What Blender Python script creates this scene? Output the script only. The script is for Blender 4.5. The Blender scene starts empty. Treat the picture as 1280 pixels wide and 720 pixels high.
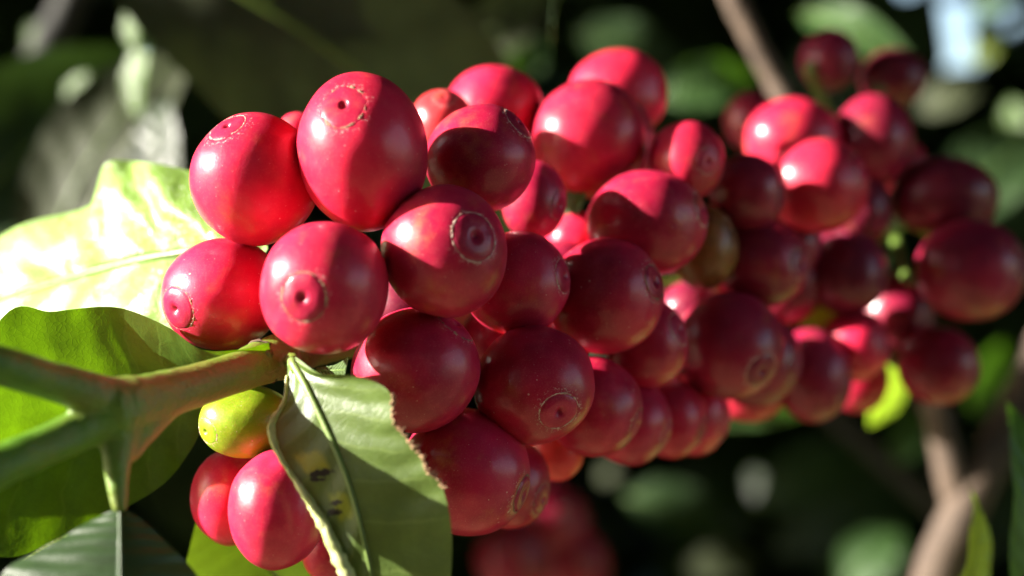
import bpy, bmesh, math, random
from mathutils import Vector, Matrix, noise
# units: 1 Blender unit = 1 centimetre; the camera stands at the origin looking along +Y
S = bpy.context.scene
S.unit_settings.system = 'METRIC'; S.unit_settings.scale_length = 0.01
COL = S.collection
K = 0.00046875
def P(px, py, Y): return Vector(((px-640)*K*Y, Y, (360-py)*K*Y))
# coffee cherries: key, centre and radii in the photograph's pixels at its own distance (cm), crown direction, side, skin tone, label
CHERRIES = [
 ('A', 453, 190, 82, 99, 19.95, (436, 138), 1, 'red', 'tall glossy red coffee cherry at the top front, pale ring on its upper shoulder'),
 ('B', 319, 223, 80, 82, 20.28, (290, 160), 1, 'red', 'round sunlit red cherry at the upper left end of the bunch, ring on its top'),
 ('C', 279, 369, 76, 72, 20.6, (229, 386), 1, 'red', 'sunlit red cherry at the far left above the leaf edge, ring at its lower left'),
 ('D', 405, 360, 82, 85, 19.3, (388, 372), 1, 'red', 'big red cherry nearest the camera, ringed navel in its middle, touching the stem node'),
 ('E', 556, 315, 80, 84, 19.78, (596, 297), 1, 'crimson', 'red cherry with a sharp edged sunlit patch beside its dark concentric navel'),
 ('F', 601, 198, 69, 68, 21.0, (650, 155), 1, 'crimson', 'crimson cherry right of the tall front one, top sunlit, navel on its right edge'),
 ('G', 552, 156, 42, 44, 22.9, (556, 124), 1, 'orange', 'small orange red cherry peeking out behind the tall top front one'),
 ('H', 617, 140, 64, 59, 24.0, (640, 80), 0, 'red', 'red cherry on the top skyline just right of the small orange red one'),
 ('I', 520, 462, 82, 78, 20.3, (572, 404), 1, 'crimson', 'dark crimson cherry directly above the chewed leaf, flat scar on its top right'),
 ('J', 646, 354, 66, 67, 21.17, (706, 345), 1, 'crimson', 'shaded crimson cherry tucked right behind the one with the sharp sunlit patch'),
 ('K', 666, 250, 42, 50, 22.2, (700, 258), 1, 'crimson', 'narrow shaded cherry wedged under the right side of the part sunlit upper one'),
 ('L', 668, 481, 77, 74, 20.85, (698, 511), 1, 'crimson', 'shaded crimson cherry with a round dotted ring facing the camera at its lower right'),
 ('M', 757, 370, 73, 74, 21.81, (818, 352), 1, 'crimson', 'large shaded crimson cherry in the middle of the bunch, navel seen edge-on at its right'),
 ('N', 736, 173, 72, 73, 23.6, (775, 112), 0, 'red', 'plump red cherry with a broad white shine on its left, upper middle of bunch'),
 ('O', 773, 118, 62, 58, 25.39, (810, 80), 0, 'red', 'topmost red cherry of the bunch, standing behind the plump one with the white shine'),
 ('N2', 781, 178, 38, 55, 25.0, (812, 180), 1, 'maroon', 'thin sliver of a dark cherry hugging the right side of the plump shiny one'),
 ('P', 809, 278, 74, 67, 22.75, (876, 262), 1, 'crimson', 'crimson cherry with a sunlit wedge on top, in front of the olive green one'),
 ('Q', 858, 201, 47, 52, 23.4, (880, 205), 1, 'red', 'smaller bright red cherry with its round disc turned right, beyond the sunlit wedge one'),
 ('R', 583, 590, 80, 82, 20.81, (655, 615), 1, 'crimson', 'lowest big shaded crimson cherry, right beside the chewed leaf'),
 ('S', 635, 604, 54, 58, 21.95, (680, 622), 1, 'crimson', 'shaded cherry showing as a crescent behind the lowest big one'),
 ('T', 742, 508, 61, 64, 21.94, (796, 530), 1, 'crimson', 'shaded cherry with a pale rim just right of the dotted ring one'),
 ('U', 808, 430, 52, 58, 22.79, (848, 410), 1, 'crimson', 'shaded cherry with a small dark pit on its right edge, under the large middle one'),
 ('V', 786, 528, 54, 54, 22.91, (834, 545), 1, 'crimson', 'first of the three lower edge cherries behind the pale rimmed one'),
 ('W', 836, 522, 48, 52, 23.76, (878, 538), 1, 'crimson', 'second of the three overlapping cherries along the lower edge of the bunch'),
 ('X', 866, 518, 46, 52, 24.71, (905, 535), 1, 'crimson', 'last of the three overlapping lower edge cherries, farthest to the right'),
 ('Y', 722, 302, 40, 38, 23.4, (745, 275), 0, 'red', 'small red cherry glimpsed in the gap above the large middle one'),
 ('Z', 880, 310, 42, 54, 23.9, (912, 290), 1, 'olive', 'olive brown unripe cherry half hidden behind the sunlit wedge one'),
 ('AA', 934, 241, 47, 50, 24.2, (976, 246), 1, 'maroon', 'dark maroon cherry right of the smaller bright red one with the disc'),
 ('AB', 950, 330, 62, 56, 24.45, (996, 330), 1, 'maroon', 'blurred maroon cherry with a dark navel on its right, below the sunlit pair'),
 ('AC', 980, 352, 51, 54, 26.4, (1022, 365), 1, 'maroon', 'maroon cherry showing as a rim behind the right side of the dark navelled one'),
 ('AD', 912, 432, 68, 68, 23.91, (946, 462), 1, 'maroon', 'large dim maroon cherry low in the middle right, navel at its lower right'),
 ('AE', 945, 450, 56, 60, 25.1, (995, 460), 1, 'maroon', 'maroon cherry showing as a yellowish rim behind the large dim one'),
 ('AF', 935, 490, 46, 38, 26.07, (970, 505), 0, 'red', 'red patch of a cherry under the yellowish rimmed maroon one'),
 ('AG', 1015, 469, 48, 60, 26.1, (1055, 490), 1, 'maroon', 'long dim cherry hanging at the lower edge, red along its sunlit upper left'),
 ('AH', 1058, 341, 51, 54, 26.3, (1100, 355), 1, 'plum', 'plum dark cherry right of the maroon navelled one, above the glowing red one'),
 ('AI', 1023, 232, 62, 61, 25.2, (1072, 212), 1, 'red', 'blurred bright pink red cherry with a white glint, lower of the sunlit pair'),
 ('AJ', 991, 176, 60, 54, 26.91, (1030, 130), 0, 'red', 'blurred pink red cherry with a white glint, upper of the pair by the twig'),
 ('AK', 1090, 177, 51, 60, 27.2, (1132, 170), 0, 'maroon', 'blurred dark cherry with a red lit cap, right of the sunlit pair'),
 ('AL', 1072, 262, 42, 50, 27.2, (1105, 270), 1, 'plum', 'plum cherry in shadow behind the lower one of the sunlit pair'),
 ('AM', 1181, 247, 66, 53, 27.4, (1240, 245), 1, 'plum', 'blurred plum cherry standing out on the right above the roundest far right one'),
 ('AN', 1214, 338, 67, 65, 26.4, (1270, 330), 1, 'maroon', 'blurred round maroon cherry farthest to the right, level with the middle of the bunch'),
 ('AO', 1118, 398, 48, 58, 27.79, (1160, 400), 1, 'maroon', 'blurred red maroon cherry hanging left of the lowest far right one'),
 ('AP', 1068, 432, 44, 46, 26.4, (1100, 425), 1, 'red', 'glowing red cherry in full sun under the plum dark one, beside the yellow leaf'),
 ('AQ', 1173, 457, 50, 51, 26.94, (1215, 465), 1, 'maroon', 'lowest maroon cherry at the far right, just above the forked grey twig'),
 ('AR', 1036, 75, 37, 41, 28.8, (1060, 60), 0, 'plum', 'blurred dark plum cherry high on the right beside the brown twig'),
 ('AS', 1117, 98, 41, 38, 29.4, (1140, 80), 0, 'plum', 'blurred dark plum cherry highest on the right, under the patch of sky'),
 ('AT', 940, 152, 36, 38, 28.6, (920, 130), 0, 'plum', 'blurred dark cherry half hidden left of the foot of the brown twig'),
 ('AU', 1127, 212, 33, 40, 28.4, (1150, 215), 1, 'red', 'thin reddish cherry squeezed between the red capped one and the plum one on the right'),
 ('AV', 1070, 474, 42, 42, 27.9, (1090, 500), 0, 'red', 'red cherry below the glowing one, touching the yellow lit leaf'),
 ('GR', 308, 527, 60, 47, 20.4, (262, 537), 1, 'green', 'yellow green unripe coffee cherry hanging just under the stem'),
 ('LO', 347, 637, 63, 74, 20.0, (352, 700), 0, 'red', 'smooth pink red sunlit cherry hanging below the green unripe one, left of the chewed leaf'),
 ('LB', 286, 622, 47, 60, 21.2, (270, 670), 0, 'red', 'red cherry half hidden behind the left side of the smooth sunlit hanging one'),
 ('LC', 412, 688, 36, 40, 21.4, (425, 715), 0, 'red', 'sliver of red cherry at the bottom between the sunlit hanging one and chewed leaf'),
 ('OR', 694, 566, 36, 36, 23.0, (720, 585), 0, 'orange', 'small orange red cherry peeking from under the dotted ring one'),
 ('IN', 702, 352, 52, 52, 23.1, (740, 330), 0, 'maroon', 'dark maroon cherry buried in the shadow behind the large middle one'),  # added inside the bunch to keep sun off the large dim cherry
 ('IM', 690, 425, 50, 50, 22.7, (720, 400), 0, 'maroon', 'dark maroon cherry deep in the gap above the dotted ring one'),  # inner fruit added to stop sun leaking onto the lower edge
 ('IJ', 618, 424, 42, 42, 22.4, (610, 390), 0, 'plum', 'dark cherry deep in the gap between the dark crimson and the dotted ring ones'),  # plum filler stands in for the dark shade of this gap
 ('HK', 1030, 303, 42, 42, 27.5, (1030, 280), 0, 'plum', 'plum cherry deep in the gap under the lower one of the sunlit pair'),  # dark filler in place of the shade between the right cherries
 ('IB', 985, 305, 42, 42, 25.7, (985, 280), 0, 'plum', 'plum cherry wedged in shadow between the dark navelled one and the sunlit pair'),  # added to block the sun reaching the plum dark cherry
 ('HB', 432, 562, 54, 56, 20.2, (440, 600), 0, 'crimson', 'crimson cherry hidden right behind the chewed leaf'),  # added out of sight as a sun blocker for the lowest cherry
 ('IK', 510, 385, 56, 56, 22.1, (520, 350), 0, 'plum', 'dark plum cherry buried behind the navelled one with the sharp sunlit patch'),  # added to block sun in the gap, plum in place of shade
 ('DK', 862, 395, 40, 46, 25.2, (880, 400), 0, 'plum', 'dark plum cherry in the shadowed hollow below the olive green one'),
 ('AB2', 372, 160, 24, 20, 22.0, (372, 140), 0, 'red', 'tiny visible top of a red cherry between the two top left ones'),
]
SKY, SUNE, EXPO, FOCUS, APER = .08, 5.0, 2.25, 20.2, .30
SUN = Vector((-0.92, -0.09, 0.36)).normalized()

# ---------------------------------------------------------------- helpers
def link(o, parent=None):
    COL.objects.link(o)
    if parent: o.parent = parent
    return o
def empty(name, loc, label=None, cat=None, group=None):
    o = bpy.data.objects.new(name, None); o.location = loc; o.empty_display_size = .2
    link(o); tag(o, label, cat, group); return o
def tag(o, label=None, cat=None, group=None, kind=None):
    if label: o['label'] = label
    if cat: o['category'] = cat
    if group: o['group'] = group
    if kind: o['kind'] = kind
    return o
def mesh_obj(name, verts, faces, mat, parent=None, uvs=None, smooth=True, origin=None):
    me = bpy.data.meshes.new(name)
    off = origin if origin is not None else (parent.location if parent and parent.type == 'EMPTY' else Vector((0,0,0)))
    me.from_pydata([tuple(Vector(v)-off) for v in verts], [], faces)
    if uvs:
        ul = me.uv_layers.new(name='UVMap')
        for l in me.loops: ul.data[l.index].uv = uvs[l.vertex_index]
    if smooth: me.polygons.foreach_set('use_smooth', [True]*len(me.polygons))
    me.materials.append(mat); me.update()
    o = bpy.data.objects.new(name, me)
    if origin is not None: o.location = origin
    link(o, parent); return o
def catmull(pts, n):
    pts = [Vector(p) for p in pts]; m = len(pts)-1; out = []
    for i in range(n+1):
        t = i/n*m; k = min(int(t), m-1); f = t-k
        p1, p2 = pts[k], pts[k+1]
        p0 = pts[k-1] if k > 0 else p1*2-p2
        p3 = pts[k+2] if k+2 <= m else p2*2-p1
        out.append(.5*((2*p1)+(p2-p0)*f+(2*p0-5*p1+4*p2-p3)*f*f+(3*p1-p0-3*p2+p3)*f**3))
    return out
def tube(pr, n=40, seg=18, V=None, Fc=None, wob=0, seed=0):
    """pr: list of (Vector, radius); closed tube appended to V, Fc"""
    V = [] if V is None else V; Fc = [] if Fc is None else Fc
    c = catmull([p for p, r in pr], n); rr = [x.x for x in catmull([Vector((r,0,0)) for p, r in pr], n)]
    b = len(V); up = None
    for i, p in enumerate(c):
        t = (c[min(i+1,n)]-c[max(i-1,0)]).normalized()
        if up is None: up = t.orthogonal().normalized()
        up = (up-t*up.dot(t)).normalized(); s = t.cross(up)
        for j in range(seg):
            a = 2*math.pi*j/seg; d = up*math.cos(a)+s*math.sin(a)
            r = rr[i]*(1+(wob*noise.noise(p*2.5/max(rr[i],.05)*.3+d*1.3+Vector((seed,0,0))) if wob else 0))
            V.append(p+d*r)
    for i in range(n):
        for j in range(seg):
            k = (j+1) % seg
            Fc.append((b+i*seg+j, b+i*seg+k, b+(i+1)*seg+k, b+(i+1)*seg+j))
    Fc.append(tuple(b+j for j in reversed(range(seg)))); Fc.append(tuple(b+n*seg+j for j in range(seg)))
    return V, Fc

# ---------------------------------------------------------------- materials
class NT:
    def __init__(s, name):
        s.m = bpy.data.materials.new(name); s.m.use_nodes = True; s.t = s.m.node_tree; s.t.nodes.clear()
        s.out = s.n('ShaderNodeOutputMaterial')
    def n(s, typ, **kw):
        x = s.t.nodes.new(typ)
        for k, v in kw.items():
            if k.startswith('i_'): x.inputs[int(k[2:]) if k[2:].isdigit() else k[2:].replace('_',' ')].default_value = v
            else: setattr(x, k, v)
        return x
    def l(s, a, b): s.t.links.new(a, b)
    def val(s, x, sock):
        if hasattr(x, 'is_output'): s.l(x, sock)
        else: sock.default_value = x
    def math(s, op, a, b=0.0, c=0.0, clamp=False):
        x = s.n('ShaderNodeMath', operation=op, use_clamp=clamp)
        s.val(a, x.inputs[0]); s.val(b, x.inputs[1]); s.val(c, x.inputs[2]); return x.outputs[0]
    def mix(s, f, a, b, blend='MIX'):
        x = s.n('ShaderNodeMix', data_type='RGBA', blend_type=blend)
        s.val(f, x.inputs[0])
        for v, k in ((a, 6), (b, 7)):
            s.val(v if hasattr(v, 'is_output') else (*v, 1.0), x.inputs[k])
        return x.outputs[2]
    def ramp(s, f, a, b, lo=0.0, hi=1.0):
        x = s.n('ShaderNodeMapRange', interpolation_type='SMOOTHSTEP'); s.val(f, x.inputs[0])
        x.inputs[1].default_value = a; x.inputs[2].default_value = b; x.inputs[3].default_value = lo; x.inputs[4].default_value = hi
        return x.outputs[0]
    def noise(s, vec, scale, detail=3.0, rough=.5):
        x = s.n('ShaderNodeTexNoise', i_Scale=scale, i_Detail=detail, i_Roughness=rough); s.l(vec, x.inputs['Vector']); return x.outputs[0]
    def bump(s, h, dist, strength=1.0, nrm=None):
        x = s.n('ShaderNodeBump', i_Strength=strength, i_Distance=dist); s.l(h, x.inputs['Height'])
        if nrm: s.l(nrm, x.inputs['Normal'])
        return x.outputs[0]

def cherry_mat(name, rough=.35, specks=True, sss=.35, unripe=False):
    m = NT(name); tc = m.n('ShaderNodeTexCoord'); oi = m.n('ShaderNodeObjectInfo')
    mp = m.n('ShaderNodeVectorMath', operation='ADD'); m.l(tc.outputs['Object'], mp.inputs[0])
    rv = m.n('ShaderNodeCombineXYZ'); m.val(m.math('MULTIPLY', oi.outputs['Random'], 37.0), rv.inputs[0]); m.val(m.math('MULTIPLY', oi.outputs['Random'], 11.0), rv.inputs[2])
    m.l(rv.outputs[0], mp.inputs[1]); v = mp.outputs[0]
    base = oi.outputs['Color']
    big = m.noise(v, 1.1, 3); mid = m.noise(v, 5.0, 4, .6); fine = m.noise(v, 55.0, 2, .6)
    dark = m.mix(1.0, base, (.62,.55,.62), 'MULTIPLY')
    yel = m.mix(.5, base, (.40,.42,.03) if unripe else (.44,.19,.035))
    c = m.mix(m.ramp(big, .36, .68), dark, base)
    c = m.mix(m.math('MULTIPLY', m.ramp(m.noise(v, 1.5, 5, .65), .54, .76), .8), c, yel)
    c = m.mix(m.math('MULTIPLY', m.ramp(mid, .45, .75), .32), c, m.mix(.35, base, (.45,.55,.06) if unripe else (.75,.12,.13)))
    c = m.mix(m.math('MULTIPLY', m.ramp(fine, .5, .7), .12), c, (.7,.25,.2))
    sc_ = m.ramp(m.noise(v, 7.0, 5, .75), .68, .76)
    c = m.mix(m.math('MULTIPLY', sc_, .55), c, (.16,.06,.03))
    h = m.math('ADD', m.math('MULTIPLY', fine, .5), m.math('MULTIPLY', mid, 1.2))
    if specks:
        vo = m.n('ShaderNodeTexVoronoi', feature='F1', i_Scale=10.0); m.l(v, vo.inputs['Vector'])
        sep = m.n('ShaderNodeSeparateColor'); m.l(vo.outputs['Color'], sep.inputs[0])
        size = m.math('MULTIPLY', m.math('POWER', sep.outputs[0], 3.0), .14)
        clus = m.ramp(m.noise(v, 2.2, 3), .42, .60)
        sp = m.math('MULTIPLY', m.math('LESS_THAN', vo.outputs['Distance'], size), clus)
        sp = m.math('MULTIPLY', sp, m.math('GREATER_THAN', sep.outputs[1], .35))
        c = m.mix(m.math('MULTIPLY', sp, .85), c, (.70,.46,.40))
        h = m.math('ADD', h, m.math('MULTIPLY', sp, .6))
        um = m.n('ShaderNodeUVMap'); us = m.n('ShaderNodeSeparateXYZ'); m.l(um.outputs[0], us.inputs[0])
        near = m.math('MULTIPLY', m.ramp(us.outputs[0], .105, .118), m.ramp(us.outputs[0], .12, .19, 1, 0))
        dn = m.math('ADD', m.noise(v, 26.0, 4, .75), m.math('MULTIPLY', m.math('SUBTRACT', near, 1.0), .17))
        dust = m.ramp(dn, .545, .60)
        c = m.mix(m.math('MULTIPLY', dust, .6), c, (.66,.40,.36)); h = m.math('ADD', h, m.math('MULTIPLY', dust, .7))
        v2 = m.n('ShaderNodeTexVoronoi', feature='F1', i_Scale=24.0); m.l(v, v2.inputs['Vector'])
        s2 = m.n('ShaderNodeSeparateColor'); m.l(v2.outputs['Color'], s2.inputs[0])
        d2 = m.math('LESS_THAN', v2.outputs['Distance'], m.math('MULTIPLY', m.math('POWER', s2.outputs[0], 5.0), .16))
        c = m.mix(m.math('MULTIPLY', d2, .55), c, (.70,.45,.42)); h = m.math('ADD', h, m.math('MULTIPLY', d2, .4))
    nrm = m.bump(h, .008, .6); nrm2 = m.bump(m.math('ADD', h, m.math('MULTIPLY', m.noise(v, 3.0, 2), 4.0)), .008, .35)
    b = m.n('ShaderNodeBsdfPrincipled'); m.l(c, b.inputs['Base Color']); m.l(nrm, b.inputs['Normal'])
    m.val(m.math('ADD', rough-.05, m.math('MULTIPLY', mid, .12)), b.inputs['Roughness'])
    b.inputs['IOR'].default_value = 1.42
    b.inputs['Subsurface Weight'].default_value = sss; b.inputs['Subsurface Radius'].default_value = (1,.12,.2); b.inputs['Subsurface Scale'].default_value = .18
    b.inputs['Specular IOR Level'].default_value = .32
    b.inputs['Coat Weight'].default_value = .25; b.inputs['Coat Roughness'].default_value = .13; b.inputs['Coat IOR'].default_value = 1.45
    m.l(nrm2, b.inputs['Coat Normal'])
    m.l(b.outputs[0], m.out.inputs[0]); return m.m

def simple_mat(name, col, rough=.6, var=None, scale=6.0, bump=.02, bscale=20.0, sss=0, spec=.5):
    m = NT(name); tc = m.n('ShaderNodeTexCoord'); v = tc.outputs['Object']
    c = m.mix(m.ramp(m.noise(v, scale, 4, .6), .3, .7), col, var or tuple(x*.6 for x in col))
    b = m.n('ShaderNodeBsdfPrincipled'); m.l(c, b.inputs['Base Color']); b.inputs['Roughness'].default_value = rough
    b.inputs['Specular IOR Level'].default_value = spec
    m.l(m.bump(m.noise(v, bscale, 4, .6), bump, .6), b.inputs['Normal'])
    if sss:
        b.inputs['Subsurface Weight'].default_value = sss; b.inputs['Subsurface Radius'].default_value = (.5,.6,.15); b.inputs['Subsurface Scale'].default_value = .12
    m.l(b.outputs[0], m.out.inputs[0]); return m.m

def leaf_mat(name, top, under, trans, tw=.38, rough=.33, veins=7.0, spots=None, rim=None, patch=None, vein_col=None, cell=14.0, bumpd=.03, spec=.5):
    """UV: u along the leaf 0..1, v across, 0.5 is the midrib"""
    m = NT(name); uv = m.n('ShaderNodeUVMap'); tc = m.n('ShaderNodeTexCoord'); geo = m.n('ShaderNodeNewGeometry')
    sx = m.n('ShaderNodeSeparateXYZ'); m.l(uv.outputs[0], sx.inputs[0])
    u = sx.outputs[0]; a = m.math('ABSOLUTE', m.math('SUBTRACT', sx.outputs[1], .5)); a = m.math('MULTIPLY', a, 2.0)
    v = tc.outputs['Object']
    wob = m.math('MULTIPLY', m.math('SUBTRACT', m.noise(v, 1.5, 2), .5), .10)
    f = m.math('FRACT', m.math('MULTIPLY', m.math('ADD', m.math('SUBTRACT', u, m.math('MULTIPLY', m.math('POWER', a, .8), .16)), wob), veins))
    dist = m.math('ABSOLUTE', m.math('SUBTRACT', f, .5))
    side = m.math('MULTIPLY', m.ramp(dist, .0, .06, 1, 0), m.ramp(a, .75, 1.0, 1, .2))
    midr = m.ramp(a, .012, .055, 1, 0)
    vein = m.math('MAXIMUM', m.math('MULTIPLY', side, .55), midr)
    quilt = m.ramp(dist, .0, .5, 0, 1)
    n1 = m.noise(v, 2.0, 5, .6); n2 = m.noise(v, cell, 4, .65)
    vo = m.n('ShaderNodeTexVoronoi', feature='DISTANCE_TO_EDGE', i_Scale=cell); m.l(v, vo.inputs['Vector'])
    cells = m.ramp(vo.outputs['Distance'], 0, .12)
    topc = m.mix(m.ramp(n1, .3, .7), tuple(x*.62 for x in top), top)
    topc = m.mix(m.math('MULTIPLY', m.ramp(n2, .45, .75), .35), topc, tuple(x*1.5 for x in top))
    c = m.mix(geo.outputs['Backfacing'], topc, m.mix(m.ramp(n1, .3, .7), tuple(x*.75 for x in under), under))
    vc = vein_col or tuple(min(1, x*1.9+.02) for x in top)
    c = m.mix(m.math('MULTIPLY', vein, .7), c, vc)
    tcol = m.mix(m.ramp(n1, .25, .75), tuple(x*.7 for x in trans), trans)
    tcol = m.mix(m.math('MULTIPLY', vein, .5), tcol, tuple(x*.55 for x in trans))
    tcol = m.mix(m.math('MULTIPLY', m.math('SUBTRACT', 1.0, cells), .22), tcol, tuple(x*.5 for x in trans))
    if patch:   # (u0,u1,v0,v1, colour, trans colour): sunlight through the blade, painted as yellow between veins
        for (u0,u1,v0,v1,pc,pt) in patch:
            wu = m.math('ADD', u, m.math('MULTIPLY', m.math('SUBTRACT', n2, .5), .05)); wv = m.math('ADD', sx.outputs[1], m.math('MULTIPLY', m.math('SUBTRACT', n1, .5), .1))
            k = m.math('MULTIPLY', m.math('MULTIPLY', m.ramp(wu, u0-.015, u0+.015), m.ramp(wu, u1-.015, u1+.015, 1, 0)), m.math('MULTIPLY', m.ramp(wv, v0-.04, v0+.04), m.ramp(wv, v1-.04, v1+.04, 1, 0)))
            c = m.mix(k, c, pc); tcol = m.mix(k, tcol, pt)
    hole = None
    if spots:   # (u,v,r,stretch): brown dead spots with a ragged outline
        for (su,sv,r,st) in spots:
            d = m.math('SQRT', m.math('ADD', m.math('POWER', m.math('MULTIPLY', m.math('SUBTRACT', u, su), 4.6), 2.0), m.math('POWER', m.math('MULTIPLY', m.math('SUBTRACT', sx.outputs[1], sv), st), 2.0)))
            d = m.math('ADD', d, m.math('MULTIPLY', m.math('SUBTRACT', m.noise(v, 16.0, 4, .7), .5), r*3.2))
            k = m.ramp(d, r*.75, r*1.05, 1, 0)
            c = m.mix(k, c, (.018,.010,.004)); tcol = m.mix(k, tcol, (.012,.006,.002))
    if rim:
        k = m.ramp(m.math('ADD', a, m.math('MULTIPLY', m.math('SUBTRACT', n2, .5), .06)), rim[0], min(1, rim[0]+.05))
        c = m.mix(k, c, rim[1]); tcol = m.mix(k, tcol, rim[1])
    # a few tiny pale flecks
    vf = m.n('ShaderNodeTexVoronoi', feature='F1', i_Scale=7.0); m.l(v, vf.inputs['Vector'])
    sc = m.n('ShaderNodeSeparateColor'); m.l(vf.outputs['Color'], sc.inputs[0])
    fl = m.math('LESS_THAN', vf.outputs['Distance'], m.math('MULTIPLY', m.math('POWER', sc.outputs[0], 4.0), .10))
    c = m.mix(m.math('MULTIPLY', fl, .5), c, tuple(min(1, x*2+.06) for x in top))
    hgt = m.math('ADD', m.math('MULTIPLY', quilt, 1.0), m.math('ADD', m.math('MULTIPLY', cells, .08), m.math('MULTIPLY', n2, .18)))
    hgt = m.math('SUBTRACT', hgt, m.math('MULTIPLY', midr, .8))
    nrm = m.bump(hgt, bumpd, .8)
    b = m.n('ShaderNodeBsdfPrincipled'); m.l(c, b.inputs['Base Color']); m.l(nrm, b.inputs['Normal'])
    m.val(m.math('ADD', rough-.06, m.math('MULTIPLY', n2, .12)), b.inputs['Roughness'])
    b.inputs['Specular IOR Level'].default_value = spec
    t = m.n('ShaderNodeBsdfTranslucent'); m.l(tcol, t.inputs[0]); m.l(nrm, t.inputs['Normal'])
    x = m.n('ShaderNodeMixShader'); x.inputs[0].default_value = tw; m.l(b.outputs[0], x.inputs[1]); m.l(t.outputs[0], x.inputs[2])
    m.l(x.outputs[0], m.out.inputs[0]); return m.m

M = {}
M['skin'] = cherry_mat('cherry_skin'); M['disc'] = cherry_mat('cherry_disc', rough=.38, specks=False, sss=.15); M['skin_unripe'] = cherry_mat('unripe_skin', unripe=True)
M['cork'] = simple_mat('corky_ring', (.66,.47,.40), .7, (.42,.20,.16), 9.0, .02, 60.0)
M['cork_brown'] = simple_mat('brown_corky_ring', (.36,.22,.13), .7, (.20,.07,.05), 9.0, .02, 60.0)
def stem_mat():   # olive older wood at the node, green shoots leftward darkened to imitate shade
    m = NT('green_stem'); tc = m.n('ShaderNodeTexCoord'); v = tc.outputs['Object']; sx = m.n('ShaderNodeSeparateXYZ'); m.l(v, sx.inputs[0])
    n1 = m.noise(v, 1.8, 5, .65); n2 = m.noise(v, 14.0, 4, .7)
    old = m.mix(m.ramp(n1, .35, .65), (.12,.23,.02), (.15,.18,.03)); new = m.mix(m.ramp(n1, .3, .7), (.05,.14,.008), (.09,.20,.012))
    c = m.mix(m.ramp(m.math('ADD', sx.outputs[0], m.math('MULTIPLY', n1, .8)), -1.9, -.9), new, old)
    c = m.mix(m.math('MULTIPLY', m.ramp(n2, .6, .72), .22), c, (.10,.055,.02))
    vo = m.n('ShaderNodeTexVoronoi', feature='F1', i_Scale=5.0); m.l(v, vo.inputs['Vector']); sc = m.n('ShaderNodeSeparateColor'); m.l(vo.outputs['Color'], sc.inputs[0])
    fl = m.math('LESS_THAN', vo.outputs['Distance'], m.math('MULTIPLY', m.math('POWER', sc.outputs[0], 5.0), .16))
    c = m.mix(m.math('MULTIPLY', fl, .8), c, (.05,.025,.012))
    st = m.n('ShaderNodeMapping'); st.inputs['Scale'].default_value = (1.2,6,6); m.l(v, st.inputs[0]); fib = m.noise(st.outputs[0], 3.0, 4, .6)
    b = m.n('ShaderNodeBsdfPrincipled'); m.l(c, b.inputs['Base Color']); b.inputs['Roughness'].default_value = .42
    m.l(m.bump(m.math('ADD', fib, m.math('MULTIPLY', n2, .4)), .035, .8), b.inputs['Normal']); m.l(b.outputs[0], m.out.inputs[0]); return m.m
M['stem'] = stem_mat()
M['petiole'] = simple_mat('petiole', (.12,.19,.03), .4, (.09,.15,.03), 2.0, .008, 18.0, sss=.2)
M['seam'] = simple_mat('brown_seam', (.09,.045,.02), .8, (.05,.03,.015), 12.0, .02, 40.0)
M['bark_dark'] = simple_mat('dark_bark', (.022,.022,.018), .8, (.014,.014,.012), 1.3, .05, 9.0)  # darker copy of the bark, its gloom put into the colour
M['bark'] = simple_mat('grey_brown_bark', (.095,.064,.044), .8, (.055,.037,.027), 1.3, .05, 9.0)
M['deadrim'] = simple_mat('dry_leaf_edge', (.42,.27,.15), .85, (.22,.10,.05), 20.0, .02, 50.0)
G1 = (.030,.068,.012)
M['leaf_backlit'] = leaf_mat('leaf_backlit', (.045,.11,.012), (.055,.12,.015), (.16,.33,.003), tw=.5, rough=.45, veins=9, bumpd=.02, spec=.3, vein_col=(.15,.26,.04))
M['leaf_bright'] = leaf_mat('leaf_bright', (.24,.42,.07), (.22,.38,.07), (.42,.62,.06), tw=.25, rough=.36, veins=6, bumpd=.09, spec=.8, vein_col=(.12,.26,.02))  # base lightened to hold part of the sun's glare
YP = (.17,.23,.014); YT = (.55,.62,.012)  # yellow of sun passing through the chewed blade, as fixed colour
M['leaf_chewed'] = leaf_mat('leaf_chewed', (.105,.175,.030), (.10,.16,.03), (.22,.33,.03), tw=.30, rough=.42, veins=7, cell=9.0, bumpd=.02, vein_col=(.22,.30,.08),
    spots=[(.47,.27,.062,.5),(.49,.20,.035,.5),(.58,.27,.045,.55),(.61,.22,.06,.5)],
    patch=[(.39,.46,.12,.36,YP,YT),(.55,.64,.22,.44,YP,YT)])
M['dark_rib'] = simple_mat('dark_leaf_midrib', (.035,.075,.018), .45, (.03,.06,.015), 3.0, .01, 30.0)
M['leaf_rib'] = simple_mat('leaf_midrib', (.17,.25,.06), .45, (.13,.20,.045), 3.0, .01, 30.0)
M['leaf_rim'] = simple_mat('pale_leaf_edge', (.55,.55,.28), .5, (.35,.42,.12), 5.0, .01, 30.0, sss=.2)
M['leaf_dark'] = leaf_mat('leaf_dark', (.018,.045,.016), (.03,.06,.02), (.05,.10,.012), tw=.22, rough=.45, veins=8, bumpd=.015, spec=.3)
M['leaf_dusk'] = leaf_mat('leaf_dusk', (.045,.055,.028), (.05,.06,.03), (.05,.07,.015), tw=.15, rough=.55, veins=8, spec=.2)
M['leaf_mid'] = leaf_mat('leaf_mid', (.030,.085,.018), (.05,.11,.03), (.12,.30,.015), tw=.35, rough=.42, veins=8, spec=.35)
M['leaf_yellow'] = leaf_mat('leaf_yellow', (.16,.24,.02), (.2,.28,.03), (.50,.62,.02), tw=.5, rough=.4, veins=8)
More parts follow.
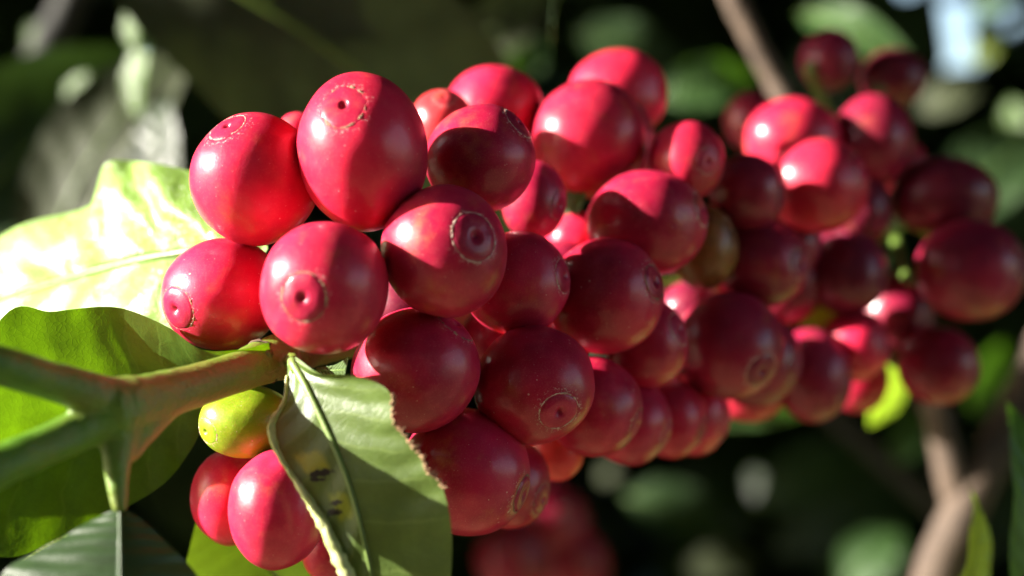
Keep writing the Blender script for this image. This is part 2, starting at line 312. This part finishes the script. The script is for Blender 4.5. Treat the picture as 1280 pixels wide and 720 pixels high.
M['leaf_low'] = leaf_mat('leaf_low', (.05,.09,.012), (.06,.10,.015), (.14,.24,.006), tw=.35, rough=.45, veins=6, bumpd=.003, spec=.3)
M['leaf_lime'] = leaf_mat('leaf_lime', (.10,.20,.03), (.12,.2,.03), (.40,.62,.03), tw=.5, rough=.45, veins=8)
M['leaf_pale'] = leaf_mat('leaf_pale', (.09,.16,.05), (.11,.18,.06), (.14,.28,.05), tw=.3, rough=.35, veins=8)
M['leaf_glossy'] = leaf_mat('leaf_glossy', (.03,.045,.03), (.035,.05,.03), (.04,.06,.02), tw=.15, rough=.38, veins=8, bumpd=.05)

# ---------------------------------------------------------------- coffee cherries
PAL = dict(red=(.66,.016,.068), crimson=(.52,.010,.060), maroon=(.33,.010,.048), plum=(.20,.010,.042), orange=(.68,.055,.055),  # red to plum also put sunlit and shaded looks into ripe skin
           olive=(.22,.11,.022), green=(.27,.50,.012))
RING = .37
def disc_h(p):   # height of the crown disc over the sphere, by distance from the axis
    pts = [(0,-.085),(.025,-.078),(.06,-.035),(.095,-.004),(.14,.008),(.24,.013),(.31,.009),(.35,-.004),(.385,-.02)]
    for (a,ha),(b,hb) in zip(pts, pts[1:]):
        if p <= b:
            t = (p-a)/(b-a); t = t*t*(3-2*t); return ha+(hb-ha)*t
    return -.02
def warp(d, sd, amp):   # direction -> point of the unit fruit, a lumpy slightly flattened ball
    n = noise.noise(d*1.25+Vector((sd*7.3, sd*3.1, 0)))*amp + noise.noise(d*3.1+Vector((0, sd*5.7, sd)))*amp*.22
    r = 1+n; flat = 1-.035*max(0, d.z)**4
    return Vector((d.x*r, d.y*r*.97, d.z*r*flat*1.03))
def make_cherry(row):
    key, cx, cy, rx, ry, Y, cr, front, colr, label = row
    rnd = random.Random(key); sd = rnd.uniform(0, 50)
    c = P(cx, cy, Y); R = (rx+ry)/2*K*Y
    st = Matrix.Diagonal((rx*K*Y, R, ry*K*Y))
    ox = (cr[0]-cx)/rx; oz = -(cr[1]-cy)/ry; q = ox*ox+oz*oz
    if q > .97: f = math.sqrt(.97/q); ox *= f; oz *= f; q = .97
    ax = Vector((ox, -math.sqrt(1-q)*(1 if front else -1), oz)).normalized()
    rot = ax.to_track_quat('Z', 'Y').to_matrix() @ Matrix.Rotation(rnd.uniform(0, 6.28), 3, 'Z')
    T = st @ rot
    base = c + T @ Vector((0,0,-1.0))
    root = empty('coffee_cherry', base, label, 'cherry', 'coffee cherries on the bunch')
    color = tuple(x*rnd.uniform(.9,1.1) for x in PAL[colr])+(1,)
    big = rx > 56
    nl, ns = (56, 72) if big else (36, 48)
    V, Fc = [], []
    def lathe(thetas, off, V, Fc, closed_start=True):
        b = len(V)
        for i, th in enumerate(thetas):
            for j in range(ns):
                a = 2*math.pi*j/ns
                d = Vector((math.sin(th)*math.cos(a), math.sin(th)*math.sin(a), math.cos(th)))
                V.append(c + T @ (warp(d, sd, .035)*(1+off(th))))
        for i in range(len(thetas)-1):
            for j in range(ns):
                k = (j+1) % ns
                Fc.append((b+i*ns+j, b+(i+1)*ns+j, b+(i+1)*ns+k, b+i*ns+k))
    eps = .004; RING = .365*rnd.uniform(.84,1.10); pit = rnd.uniform(.5,1.15); dome = rnd.uniform(.2,1.3); pw = RING/.37
    th = [eps]+[math.pi*i/nl for i in range(1, nl)]+[math.pi-eps]
    # under the crown disc the flesh dips so that the disc sits in it; a shallow dimple at the stalk end
    def off(t): return (-.115*math.exp(-(t/.11)**2) - .014*(1 if t < RING-.03 else 0) - .04*math.exp(-((math.pi-t)/.2)**2))
    lathe(th, off, V, Fc)
    uv = [(t/math.pi, j/ns) for t in th for j in range(ns)]
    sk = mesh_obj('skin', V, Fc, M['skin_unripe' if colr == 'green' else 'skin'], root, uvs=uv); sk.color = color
    V, Fc = [], []
    td = [eps]+[RING*1.04*(i/22) for i in range(1, 23)]
    def dh(t):
        h = disc_h(math.sin(t)/pw); return (h*pit if h < -.02 else h*dome)+.002+.004*math.sin(math.sin(t)/RING*rnd_w)*dome
    rnd_w = rnd.choice([0, 0, 14, 19])
    lathe(td, dh, V, Fc)
    V = [p+(p-c)*(.012*noise.noise((p-c)*6+Vector((sd,0,0)))) for p in V]
    dk = mesh_obj('crown_disc', V, Fc, M['disc'], root); dk.color = tuple(x*k for x, k in zip(color, (.80,.8,.95,1)))
    # corky ring: broken flakes round the disc
    V, Fc = [], []
    n = 110 if big else 64; cs = 6
    for j in range(n):
        a = 2*math.pi*j/n
        rr = RING*(1+.035*noise.noise(Vector((math.cos(a)*2.2, math.sin(a)*2.2, sd)))+rnd.uniform(-.014,.014))
        g = noise.noise(Vector((math.cos(a)*4, math.sin(a)*4, sd+9)))
        w = max(.0012, .0092*(1+1.7*g)*rnd.uniform(.5,1.35))*(.25 if rnd.random() < .12 else 1)
        for q_ in range(cs):
            b = 2*math.pi*q_/cs
            tt = rr+w*1.25*math.cos(b); d = Vector((math.sin(tt)*math.cos(a), math.sin(tt)*math.sin(a), math.cos(tt)))
            V.append(c + T @ (warp(d, sd, .035)*(1-.002+w*.8*math.sin(b)+rnd.uniform(-.003,.003))))
    for j in range(n):
        for q_ in range(cs):
            Fc.append((j*cs+q_, j*cs+(q_+1)%cs, ((j+1)%n)*cs+(q_+1)%cs, ((j+1)%n)*cs+q_))
    rg = mesh_obj('scar_ring', V, Fc, M['cork' if rnd.random() < .55 else 'cork_brown'], None, smooth=False, origin=root.location.copy()); rg.location = (0,0,0); rg.parent = dk
    if key in STALKED:
        V, Fc = tube([(base+T@Vector((0,0,.12)), .09), (base+T@Vector((0,0,-.25)), .08), (P(*STALKED[key]), .10)], 14, 10)
        mesh_obj('stalk', V, Fc, M['petiole'], root)
    return root
STALKED = dict(AN=(1120,300,28.2), AM=(1110,262,28.4), AQ=(1120,350,28.4), AR=(1040,150,29.2), AS=(1075,150,29.4), AO=(1110,320,28.6),
               GR=(372,455,21.4), Z=(860,330,25.2), AG=(980,400,27.2))
for row in CHERRIES: make_cherry(row)

# ---------------------------------------------------------------- leaves
def leaf_grid(mid, left, right, nu=60, nv=9, bulge=.0, wave=.0, wfreq=5, seed=0, cut=None):
    cm, cl, crr = catmull(mid, nu), catmull(left, nu), catmull(right, nu)
    V, UV, Fc = [], [], []
    w = 2*nv+1
    for i in range(nu+1):
        t = (cm[min(i+1,nu)]-cm[max(i-1,0)]).normalized()
        for j in range(w):
            f = (j-nv)/nv; e = cl[i] if f < 0 else crr[i]; a = abs(f)
            p = cm[i].lerp(e, a)
            across = (crr[i]-cl[i]); nrm = across.cross(t)
            nrm = nrm.normalized() if nrm.length > 1e-6 else Vector((0,-1,0))
            width = (e-cm[i]).length
            p = p + nrm*(bulge*width*math.sin(math.pi*a) + wave*a*a*width*math.sin(i/nu*wfreq*6.283+seed+(1.3 if f < 0 else 0)))
            p = p + nrm*.02*width*noise.noise(p*1.5+Vector((seed,0,0)))
            V.append(p); UV.append((i/nu, .5+.5*f))
    for i in range(nu):
        for j in range(w-1):
            Fc.append((i*w+j, i*w+j+1, (i+1)*w+j+1, (i+1)*w+j))
    return V, UV, Fc, cm, cl, crr
def leaf_thing(label, mat, mid, left, right, mid_r=.05, group=None, name='coffee_leaf', rib_mat='petiole', **kw):
    V, UV, Fc, cm, cl, crr = leaf_grid(mid, left, right, **kw)
    root = empty(name, cm[0], label, 'leaf', group)
    mesh_obj('blade', V, Fc, M[mat], root, uvs=UV)
    n = len(cm)-1
    pr = [(cm[int(n*f)], mid_r*(1-.75*f)) for f in (0,.15,.3,.45,.6,.75,.9,1)]
    Vt, Ft = tube(pr, 40, 10); mesh_obj('midrib', Vt, Ft, M[rib_mat], root)
    return root, cm, cl, crr
def pp(l): return [P(*a) for a in l]

# the backlit leaf behind the stem
leaf_thing('large backlit green leaf at the left behind the stem, its top edge glowing', 'leaf_backlit',
    pp([(338,440,19.8),(300,456,19.95),(255,474,20.5),(205,494,21.0),(160,512,21.3),(100,535,21.4),(40,556,21.4),(-30,580,21.3),(-90,600,21.2)]),
    pp([(337,447,19.8),(300,468,20.1),(268,505,20.8),(240,560,21.3),(205,605,21.4),(150,638,21.5),(80,672,21.4),(0,696,21.3),(-90,640,21.2)]),
    pp([(336,428,19.7),(300,437,19.65),(250,438,19.65),(212,408,19.85),(172,391,20.1),(128,384,20.2),(66,389,20.2),(0,402,20.1),(-90,590,20.8)]),
    mid_r=.06, nu=70, nv=12, bulge=.04, wave=.008, wfreq=3)
# the bright curled leaf behind
leaf_thing('sun bleached bright green leaf with wavy edge behind the left end of the bunch', 'leaf_bright',
    pp([(330,300,21.9),(270,310,22.2),(215,318,22.6),(150,330,23.1),(80,350,23.7),(10,372,24.3),(-70,400,24.9)]),
    pp([(335,310,21.8),(285,400,21.7),(225,430,22.0),(150,450,22.5),(70,470,23.2),(0,480,23.9),(-75,420,24.8)]),
    pp([(325,280,22.0),(262,222,22.9),(185,205,23.6),(140,200,24.0),(112,252,24.0),(25,285,24.8),(-80,330,25.3)]),
    mid_r=.07, nu=70, nv=12, bulge=.10, wave=.05, wfreq=4)
# the chewed leaf in front
chew_mid = [(364,450,19.55),(386,490,19.2),(410,540,19.0),(434,598,18.85),(450,655,18.8),(466,730,18.8),(478,800,18.9)]
chew_left = [(360,452,19.6),(356,500,19.4),(340,532,19.25),(348,566,19.15),(374,606,19.05),(402,650,18.95),(424,697,18.85),(446,748,18.85),(468,805,18.9)]
chew_right = [(370,446,19.5),(400,467,19.05),(438,469,18.85),(474,480,18.72),(489,494,18.66),(490,508,18.66),(492,528,18.65),(503,540,18.62),(514,556,18.6),(527,570,18.58),(533,588,18.57),(550,603,18.56),(557,622,18.55),(563,650,18.55),(565,690,18.58),(561,740,18.65),(545,810,18.8)]
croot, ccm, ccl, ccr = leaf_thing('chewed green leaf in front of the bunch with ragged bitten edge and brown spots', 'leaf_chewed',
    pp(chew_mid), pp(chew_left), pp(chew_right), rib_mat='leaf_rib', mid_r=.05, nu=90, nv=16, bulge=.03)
# its rolled pale left edge and the dry ragged bite edge
n = len(ccl)-1
pr = [(ccl[int(n*f)]+Vector((.0,-.015,0)), r) for f, r in ((.05,.02),(.14,.025),(.25,.045),(.34,.045),(.42,.03),(.52,.04),(.62,.065),(.72,.075),(.82,.085),(.92,.08),(1,.03))]
V, Fc = tube(pr, 80, 10, wob=.5, seed=3); mesh_obj('rolled_edge', V, Fc, M['leaf_rim'], croot)
rnd = random.Random(5)
V, Fc = [], []
i0, i1 = int(n*.26), int(n*.74)
pr = [(ccr[i]+Vector((rnd.uniform(-.015,.02), rnd.uniform(-.02,.01), rnd.uniform(-.015,.015))), rnd.uniform(.005,.013)) for i in range(i0, i1)]
tube(pr, len(pr)*3, 7, V, Fc, wob=.6, seed=8)
for i in range(i0, i1):
    for k in range(rnd.choice([0,0,1,1,2])):
        p = ccr[i]+Vector((0,0,rnd.uniform(-.02,.02))); d = Vector((rnd.uniform(.02,.07), rnd.uniform(-.03,.03), rnd.uniform(-.01,.05)))
        tube([(p-d*.2, .014), (p+d*.5, .009), (p+d, .002)], 4, 5, V, Fc)
mesh_obj('bitten_edge', V, Fc, M['deadrim'], croot)
# leaf under the fork of the stem at the bottom left, and the lit one behind it
leaf_thing('dark green leaf hanging tent-like from the fork of the stem at the bottom left', 'leaf_dark',
    pp([(150,634,18.2),(150,665,18.0),(150,700,17.8),(150,760,17.5),(150,830,17.2)]),
    pp([(148,634,18.2),(112,652,18.2),(60,682,18.1),(0,722,18.0),(-40,830,17.8)]),
    pp([(153,634,18.2),(178,650,18.2),(212,682,18.2),(250,726,18.2),(290,830,18.1)]),
    mid_r=.022, nu=40, nv=10, bulge=-.05, wave=.015, rib_mat='dark_rib')
leaf_thing('small vivid yellow green leaf tip lit by sun in the bottom left corner', 'leaf_yellow',
    pp([(86,668,18.9),(60,694,18.8),(30,722,18.7),(-20,770,18.6)]),
    pp([(85,667,18.9),(52,684,18.9),(10,712,18.9),(-40,760,18.8)]),
    pp([(87,669,18.9),(76,700,18.7),(60,735,18.6),(0,790,18.5)]), mid_r=.02, nu=20, nv=5)
leaf_thing('yellow green leaf seen below the hanging red cherries at the bottom edge', 'leaf_low',
    pp([(250,640,22.2),(290,672,22.4),(330,705,22.6),(380,760,22.8)]),
    pp([(248,642,22.2),(236,690,22.0),(228,740,21.9),(300,800,22.4)]),
    pp([(252,638,22.2),(330,640,22.9),(420,670,23.2),(450,780,23.1)]), mid_r=.05, nu=30, nv=8, bulge=.05)

# ---------------------------------------------------------------- the branch that carries the bunch
def R_(px, Y): return px*K*Y
root = empty('coffee_branch', P(345,440,20.1), 'green coffee branch with a swollen node and fork, coming in from the left', 'branch')
V, Fc = [], []
def tb(l, n=40): tube([(P(a,b,Y), R_(r,Y)) for a,b,Y,r in l], n, 28, V, Fc, wob=.07, seed=l[0][0])
tb([(372,452,20.5,24),(352,446,20.25,29),(330,452,20.05,28),(300,464,19.7,26),(250,480,19.3,27),(205,494,18.95,31),(165,506,18.6,38),(135,512,18.4,42),(120,514,18.3,30)])
tb([(140,506,18.45,34),(112,492,18.2,28),(70,478,17.95,25),(20,463,17.6,25),(-60,440,17.2,26)])
tb([(140,520,18.4,34),(105,535,18.2,27),(60,556,17.9,26),(0,582,17.5,27),(-70,612,17.1,27)])
tb([(150,522,18.5,36),(148,556,18.35,23),(146,590,18.25,16),(148,620,18.2,12),(150,640,18.2,9)])
tb([(205,500,18.95,26),(176,530,18.65,26),(154,570,18.4,17)], 24)
tb([(352,440,20.25,30),(362,446,20.4,27),(400,432,21.4,24),(520,410,22.8,24),(700,385,24.9,24),(900,360,27.2,22),(1090,285,29.0,20),(1200,230,30.5,16)], 60)
tb([(362,448,20.3,18),(366,452,19.9,11),(372,462,19.45,9)], 16)
me_o = mesh_obj('stem', V, Fc, M['stem'], root)
rm = me_o.modifiers.new('union', 'REMESH'); rm.mode = 'VOXEL'; rm.voxel_size = .028; rm.use_smooth_shade = True
sm = me_o.modifiers.new('smooth', 'SMOOTH'); sm.factor = .6; sm.iterations = 8
# brown seam round the node and tiny dark flecks
V, Fc = [], []
ctr = P(338,449,20.1); axd = (P(300,464,19.7)-P(352,446,20.25)).normalized(); u_ = axd.cross(Vector((0,0,1))).normalized(); w_ = axd.cross(u_)
rnd = random.Random(2); pr = []
for k in range(25):
    a = -2.2+4.4*k/24
    pr.append((ctr+axd*(.10+.06*math.sin(a*1.4)+rnd.uniform(-.012,.012))+(u_*math.sin(a+1.57)+w_*math.cos(a+1.57)*1)*R_(27.6,20.05), rnd.uniform(.008,.022)))
tube(pr, 70, 6, V, Fc, wob=.5); mesh_obj('node_seam', V, Fc, M['seam'], root)
leaf_thing('tiny pale green stipule poking out right of the node under the nearest cherry', 'leaf_pale',
    pp([(396,462,20.0),(415,463,19.75),(432,462,19.5)]), pp([(396,466,20.0),(414,472,19.7),(430,474,19.45)]), pp([(396,459,20.0),(418,456,19.75),(436,446,19.5)]),
    mid_r=.02, nu=12, nv=4, name='leaf_stipule')

# ---------------------------------------------------------------- background: twigs, leaves, second bunch
def twig(label, paths, matn='bark'):
    root = empty('bare_twig', P(*paths[0][0][:3]), label, 'twig')
    V, Fc = [], []
    for l in paths: tube([(P(a,b,Y), R_(r,Y)) for a,b,Y,r in l], 50, 14, V, Fc, wob=.12, seed=l[0][0])
    o = mesh_obj('bark', V, Fc, M[matn], root)
    return root
twig('blurred brown twig slanting down from the top edge to the sunlit pair of cherries', [[(895,-60,33.5,16),(918,0,33.5,15),(945,55,33.5,14),(972,108,33.5,14),(1010,180,33,16),(1080,250,31,15)]])
twig('thick grey brown forked twig at the lower right below the cherries', [[(1150,800,35,30),(1176,705,35,29),(1214,620,35,27),(1262,530,36,26),(1312,430,37,25),(1370,330,38,24)],
     [(1204,640,35,22),(1188,590,35,20),(1176,535,35,18),(1158,470,35,20),(1120,400,34,17),(1090,330,32,15)]])
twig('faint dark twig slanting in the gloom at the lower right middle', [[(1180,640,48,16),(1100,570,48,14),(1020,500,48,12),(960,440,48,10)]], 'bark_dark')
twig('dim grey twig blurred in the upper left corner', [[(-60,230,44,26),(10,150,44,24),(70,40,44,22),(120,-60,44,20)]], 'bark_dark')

def free_leaf(label, mat, px, py, Y, length, width, ang, tilt=(0,-1,0), curl=.15, fold=.15, group='blurred background leaves', seed=0, **kw):
    """leaf of given size in cm centred at a place; ang = direction in the picture plane; tilt = rough direction its face looks"""
    c = P(px, py, Y); nrm = Vector(tilt).normalized()
    d = Vector((math.cos(ang), 0, math.sin(ang))); d = (d-nrm*d.dot(nrm)).normalized(); s = nrm.cross(d)
    mid, le, ri = [], [], []
    for i in range(9):
        t = i/8; w = width*.5*math.sin(math.pi*min(1, t**.85))**.8 if 0 < t < 1 else .02
        p = c+d*(t-.5)*length-nrm*curl*length*(2*t-1)**2
        mid.append(p); le.append(p-s*w+nrm*fold*w); ri.append(p+s*w+nrm*fold*w)
    return leaf_thing(label, mat, mid, le, ri, mid_r=.012*length*.6, group=group, nu=24, nv=5, wave=.06, wfreq=2.5, bulge=.08, seed=seed, **kw)
BG = [
 # label, material, px, py, Y, length, width, angle, face
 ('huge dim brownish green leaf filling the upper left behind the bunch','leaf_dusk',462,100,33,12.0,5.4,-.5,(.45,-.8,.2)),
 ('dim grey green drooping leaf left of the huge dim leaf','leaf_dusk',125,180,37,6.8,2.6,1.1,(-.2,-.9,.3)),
 ('small white shining leaf tip at the left end of the drooping leaf','leaf_pale',92,115,38,1.1,.8,.8,(-.7,-.6,.2)),  # pale leaf added where the drooping leaf shines
 ('bright white glinting leaf high at the left, lower of two','leaf_pale',172,86,35,2.0,.9,1.45,(-.7,-.65,.2)),  # small leaf in place of bright shine on the leaf behind
 ('bright white glinting leaf high at the left, upper of two','leaf_pale',168,24,35,1.3,.8,1.3,(-.7,-.65,.2)),  # another stand-in for shine, nearer the top
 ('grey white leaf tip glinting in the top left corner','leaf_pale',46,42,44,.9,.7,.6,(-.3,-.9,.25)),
 ('narrow grey green leaf hanging under the two glinting ones','leaf_glossy',195,190,34,3.4,1.2,1.9,(-.4,-.8,.3)),
 ('deep green leaf in shadow behind the far left edge','leaf_dark',30,190,38,9,4,.9,(.2,-.8,.3)),
 ('lit green leaf behind the top of the bunch left of the brown twig','leaf_mid',888,102,46,2.8,1.5,.3,(.1,-.9,.3)),
 ('dull green leaf patch at the top centre behind the bunch','leaf_mid',660,70,46,1.4,1.0,1.2,(.1,-.9,.1)),
 ('light green curved leaf hanging over the dark plum cherries at the upper right','leaf_mid',1070,40,40,3.9,1.1,-.75,(-.3,-.8,.45)),
 ('round yellow leaf glowing near the top right corner','leaf_yellow',1230,62,60,1.1,.9,.6,(-.3,-.8,.4)),
 ('round green leaf glowing at the very top right','leaf_mid',1238,4,60,1.5,1.1,.2,(-.6,-.6,.5)),
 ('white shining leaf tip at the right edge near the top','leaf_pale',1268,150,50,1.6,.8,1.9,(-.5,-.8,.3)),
 ('dull grey green leaf under the sky patch','leaf_dusk',1185,120,52,2.0,1.3,.2,(-.3,-.8,.4)),
 ('vivid yellow leaf glowing between the glowing red cherry and the lowest far right one','leaf_lime',1112,470,32,2.0,1.3,1.35,(.75,-.65,-.05)),
 ('dark green leaf strip just under the lower edge of the bunch','leaf_mid',960,508,30.5,4.2,.8,.12,(.1,-.9,-.3)),
 ('pale green leaf blurred at the bottom right centre','leaf_mid',1088,695,58,2.8,1.9,.8,(-.3,-.85,.4)),
 ('blue grey shining leaf deep in the gloom below the bunch','leaf_glossy',950,612,62,1.6,.8,-1.0,(-.35,-.9,.1)),
 ('small dim green leaf deep in the gloom below the bunch','leaf_dusk',760,592,60,.8,.7,.3,(-.5,-.7,.45)),
 ('tiny green bract in the gap under the plump shiny cherry','leaf_mid',716,252,23.3,.7,.35,1.2,(-.3,-.8,.4)),
 ('tiny green bract in the gap right of the dotted ring cherry','leaf_mid',788,460,23.7,.6,.3,.6,(-.3,-.8,.4)),
 ('tiny lime green bract left of the glowing red cherry','leaf_lime',1024,402,26.8,.9,.45,.7,(-.3,-.8,.4)),
 ('dim blue green leaf behind the right side of the bunch','leaf_dark',1240,210,44,4.0,2.2,.8,(-.1,-.9,.4)),
 ('dim green leaf in the dark above the bunch, left of the brown twig','leaf_dark',790,60,50,3.6,1.8,-.4,(.1,-.9,.3)),
 ('dim olive leaf near the top between the dim leaf and the topmost cherry','leaf_dusk',640,20,44,3.4,1.6,.7,(.2,-.9,.2)),
 ('dim blue green leaf low in the gloom left of the forked twig','leaf_dark',1020,590,52,4.0,2.0,.5,(.0,-.85,.5)),
 ('dim green leaf low in the gloom under the lowest edge of the bunch','leaf_dark',850,640,54,3.6,2.0,-.5,(.1,-.8,.5)),
 ('faint green leaf at the bottom between the two pale blurred spots','leaf_dusk',900,705,56,2.4,1.3,.2,(.1,-.8,.5)),
 ('faint green leaf behind the lowest far right cherry','leaf_mid',1245,470,50,2.6,1.4,1.0,(.3,-.9,.2)),
 ('dull green leaf behind the forked twig','leaf_mid',1135,540,46,1.8,1.0,1.2,(.1,-.8,.3)),
 ('dark green leaf standing in the bottom right corner','leaf_mid',1296,640,24.5,3.4,1.2,1.35,(.5,-.8,.2)),
 ('bright yellow green leaf tip in sun at the bottom right corner','leaf_lime',1218,705,25.0,2.4,1.1,.85,(.8,-.6,-.05)),
 ('dark leaf shading the high plum cherries from above the frame','leaf_dark',722,-60,28.3,3.0,1.0,.1,(-.8,-.1,.5)),
 ('narrow dark leaf above the top front cherry','leaf_dark',362,-88,27.5,2.2,1.4,.3,(-.8,-.1,.5)),  # out of view, put in to keep sun off one dark cherry
 ('dark leaf deep behind the chewed leaf','leaf_dark',425,600,35.8,6.5,3.6,.9,(-.8,-.3,.5)),  # put in so the far red cherries lie out of the sun
]
for i, (px, py, Y) in enumerate([(1150,920,30),(1370,860,30),(1520,720,28),(1250,1020,27),(1470,980,31)]):   # unseen leaves added out of frame, reflecting yellow sun onto the cherries
    BG.append((['broad yellowing leaf on the low shoot under the bunch','long yellowing leaf on the low shoot','third yellowing leaf on the low shoot, farther back','lowest yellowing leaf on the low shoot','outermost yellowing leaf on the low shoot at the right'][i],
        'leaf_yellow',px,py,Y,6.0,2.7,.2+.5*i,(-.7,-.35,.6)))
for i, b in enumerate(BG): free_leaf(*b, seed=i*1.7)
# cherries of another bunch, far behind and below, dark maroon in place of shade
for i, (px, py, Y, r, lab) in enumerate([(640,700,37,.85,'dim red blurred cherry deep below the bunch, left of three'),(690,655,39,.9,'dim red blurred cherry deep below the bunch, topmost of three'),
        (715,705,39,.9,'dim red blurred cherry deep below the bunch, right of three')]):
    rp = r/(K*Y); make_cherry(('far%d' % i, px, py, rp, rp, Y, (px+rp*.5, py-rp*.3), 1, 'maroon', lab))

# ---------------------------------------------------------------- ground, far foliage
gm = NT('dry_ground'); tc = gm.n('ShaderNodeTexCoord'); v = tc.outputs['Object']
c = gm.mix(gm.ramp(gm.noise(v, .05, 6, .65), .35, .65), (.10,.075,.04), (.34,.27,.13)); c = gm.mix(gm.math('MULTIPLY', gm.ramp(gm.noise(v, .6, 5, .7), .4, .7), .6), c, (.20,.19,.06))
b = gm.n('ShaderNodeBsdfPrincipled'); gm.l(c, b.inputs['Base Color']); b.inputs['Roughness'].default_value = .9; gm.l(gm.bump(gm.noise(v, .8, 5, .7), 1.5, .8), b.inputs['Normal']); gm.l(b.outputs[0], gm.out.inputs[0])
N = 60; V = []; Fc = []
for i in range(N+1):
    for j in range(N+1):
        x = (i/N*2-1); y = (j/N*2-1); x = x*abs(x)**2*6000; y = y*abs(y)**2*6000
        V.append(Vector((x, y, -75+3*noise.noise(Vector((x,y,0))*.02))))
for i in range(N):
    for j in range(N):
        Fc.append((i*(N+1)+j, (i+1)*(N+1)+j, (i+1)*(N+1)+j+1, i*(N+1)+j+1))
tag(mesh_obj('ground', V, Fc, gm.m), 'dry brown ground under the coffee bushes', 'ground', kind='structure')

def foliage(label, mat, boxes, seed, targets, margin=4.5, holes=()):
    rnd = random.Random(seed); V, Fc, UV = [], [], []
    for (x0,x1,y0,y1,z0,z1,count,Lm) in boxes:
        for _ in range(count):
            p = Vector((rnd.uniform(x0,x1), rnd.uniform(y0,y1), rnd.uniform(z0,z1)))
            bad = False
            for (tp, mg) in targets:
                d = p-tp; t = d.dot(SUN)
                if t > -2 and (d-SUN*t).length < mg+Lm*.45: bad = True; break
            if bad: continue
            px, py = (640+p.x/(K*p.y), 360-p.z/(K*p.y)) if p.y > 1 else (0, 0)
            ex = .33*Lm/(K*p.y) if p.y > 1 else 0
            if p.y > 1 and any(((px-hx)/(hr+ex))**2+((py-hy)/(hs+ex))**2 < 1 for hx,hy,hr,hs in holes): continue
            nrm = Vector((rnd.gauss(0,.5), rnd.gauss(-.5,.5), rnd.gauss(.5,.45))).normalized()
            d = Vector((rnd.gauss(0,1), rnd.gauss(0,.6), rnd.gauss(-.3,.7))); d = (d-nrm*d.dot(nrm)).normalized(); s = nrm.cross(d)
            L = Lm*rnd.uniform(.7,1.25); W = L*rnd.uniform(.34,.44); b = len(V); cu = rnd.uniform(.05,.22)
            for i in range(7):
                t = i/6; w = W*.5*math.sin(math.pi*t**.85)**.8 if 0 < i < 6 else .02
                q = p+d*(t-.5)*L-nrm*cu*L*(2*t-1)**2
                wv = .1*w*math.sin(t*9+b)
                V += [q-s*w+nrm*(.2*w+wv), q, q+s*w+nrm*(.2*w-wv)]; UV += [(t,0),(t,.5),(t,1)]
            for i in range(6):
                for j in range(2): Fc.append((b+i*3+j, b+i*3+j+1, b+(i+1)*3+j+1, b+(i+1)*3+j))
    return tag(mesh_obj('coffee_foliage', V, Fc, M[mat], uvs=UV), label, 'foliage', kind='stuff')
TG = [(P(a,b,Y), m) for a,b,Y,m in [(300,250,20,3),(500,300,20.5,3),(800,200,24,3),(1000,200,27,2.5),(1090,430,27,2),(150,320,22.5,3),(150,500,21,3),(60,620,19,2),(345,640,20,2),
      (888,102,46,1.5),(1070,40,40,1.5),(1230,60,60,1.5),(1238,4,60,1.5),(1268,150,50,1.0),(1085,690,58,1.2),(950,612,62,.5),(92,115,38,.8),(172,60,35,1.4),(125,180,36,1.2),(46,42,44,.5),(1112,470,32,1.8),(960,508,30.5,1.5),
      (1205,600,35,.5),(960,100,33.5,.8),(1350,880,29,4.5),(1218,705,25,1.6),(1285,640,24.5,.6),(760,592,60,.8),(660,70,46,.5)]]
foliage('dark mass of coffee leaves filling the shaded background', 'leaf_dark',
   [(-130,75,66,135,-72,75,9000,12.0),(-75,-16,34,62,-25,50,650,10.0),(-80,70,29,66,17,60,2600,11.0),(22,75,30,66,-70,60,1500,11.0),(-55,75,-50,29,32,62,1300,12.0)], 11, TG, holes=[(1178,14,36,32)])  # left, right and overhead boxes are unseen leaves added to block light
foliage('neighbouring row of coffee bushes facing the bunch', 'leaf_dark', [(-130,150,-130,-75,-72,62,4500,13.0)], 12, TG)  # put behind the camera to dim skylight from the front

# ---------------------------------------------------------------- light, sky, camera
W = bpy.data.worlds.new('World'); S.world = W; W.use_nodes = True
nt = W.node_tree; bgn = nt.nodes['Background']; sky = nt.nodes.new('ShaderNodeTexSky'); sky.sky_type = 'NISHITA'; sky.sun_disc = False
el = math.asin(SUN.z); sky.sun_elevation = el; sky.sun_rotation = math.atan2(SUN.x, SUN.y)
nt.links.new(sky.outputs[0], bgn.inputs[0]); bgn.inputs[1].default_value = SKY
sl = bpy.data.lights.new('sun', 'SUN'); sl.energy = SUNE; sl.angle = math.radians(.53); sl.color = (1,.93,.82)
so = bpy.data.objects.new('sun', sl); so.rotation_euler = SUN.to_track_quat('Z','Y').to_euler(); so.location = (-40,0,40); link(so)
cd = bpy.data.cameras.new('camera'); cam = bpy.data.objects.new('camera', cd); link(cam)
cam.rotation_euler = (math.radians(90),0,0); cd.sensor_width = 36; cd.lens = 60; cd.clip_start = .5; cd.clip_end = 20000
cd.dof.use_dof = True; cd.dof.focus_distance = FOCUS; cd.dof.aperture_fstop = 60e-3/(2*APER); cd.dof.aperture_blades = 0
S.camera = cam
S.view_settings.view_transform = 'Standard'; S.view_settings.look = 'None'; S.view_settings.gamma = 1; S.view_settings.exposure = EXPO
S.render.engine = 'CYCLES'; S.cycles.use_denoising = True; S.cycles.max_bounces = 8; S.cycles.transparent_max_bounces = 4; S.cycles.sample_clamp_indirect = 6
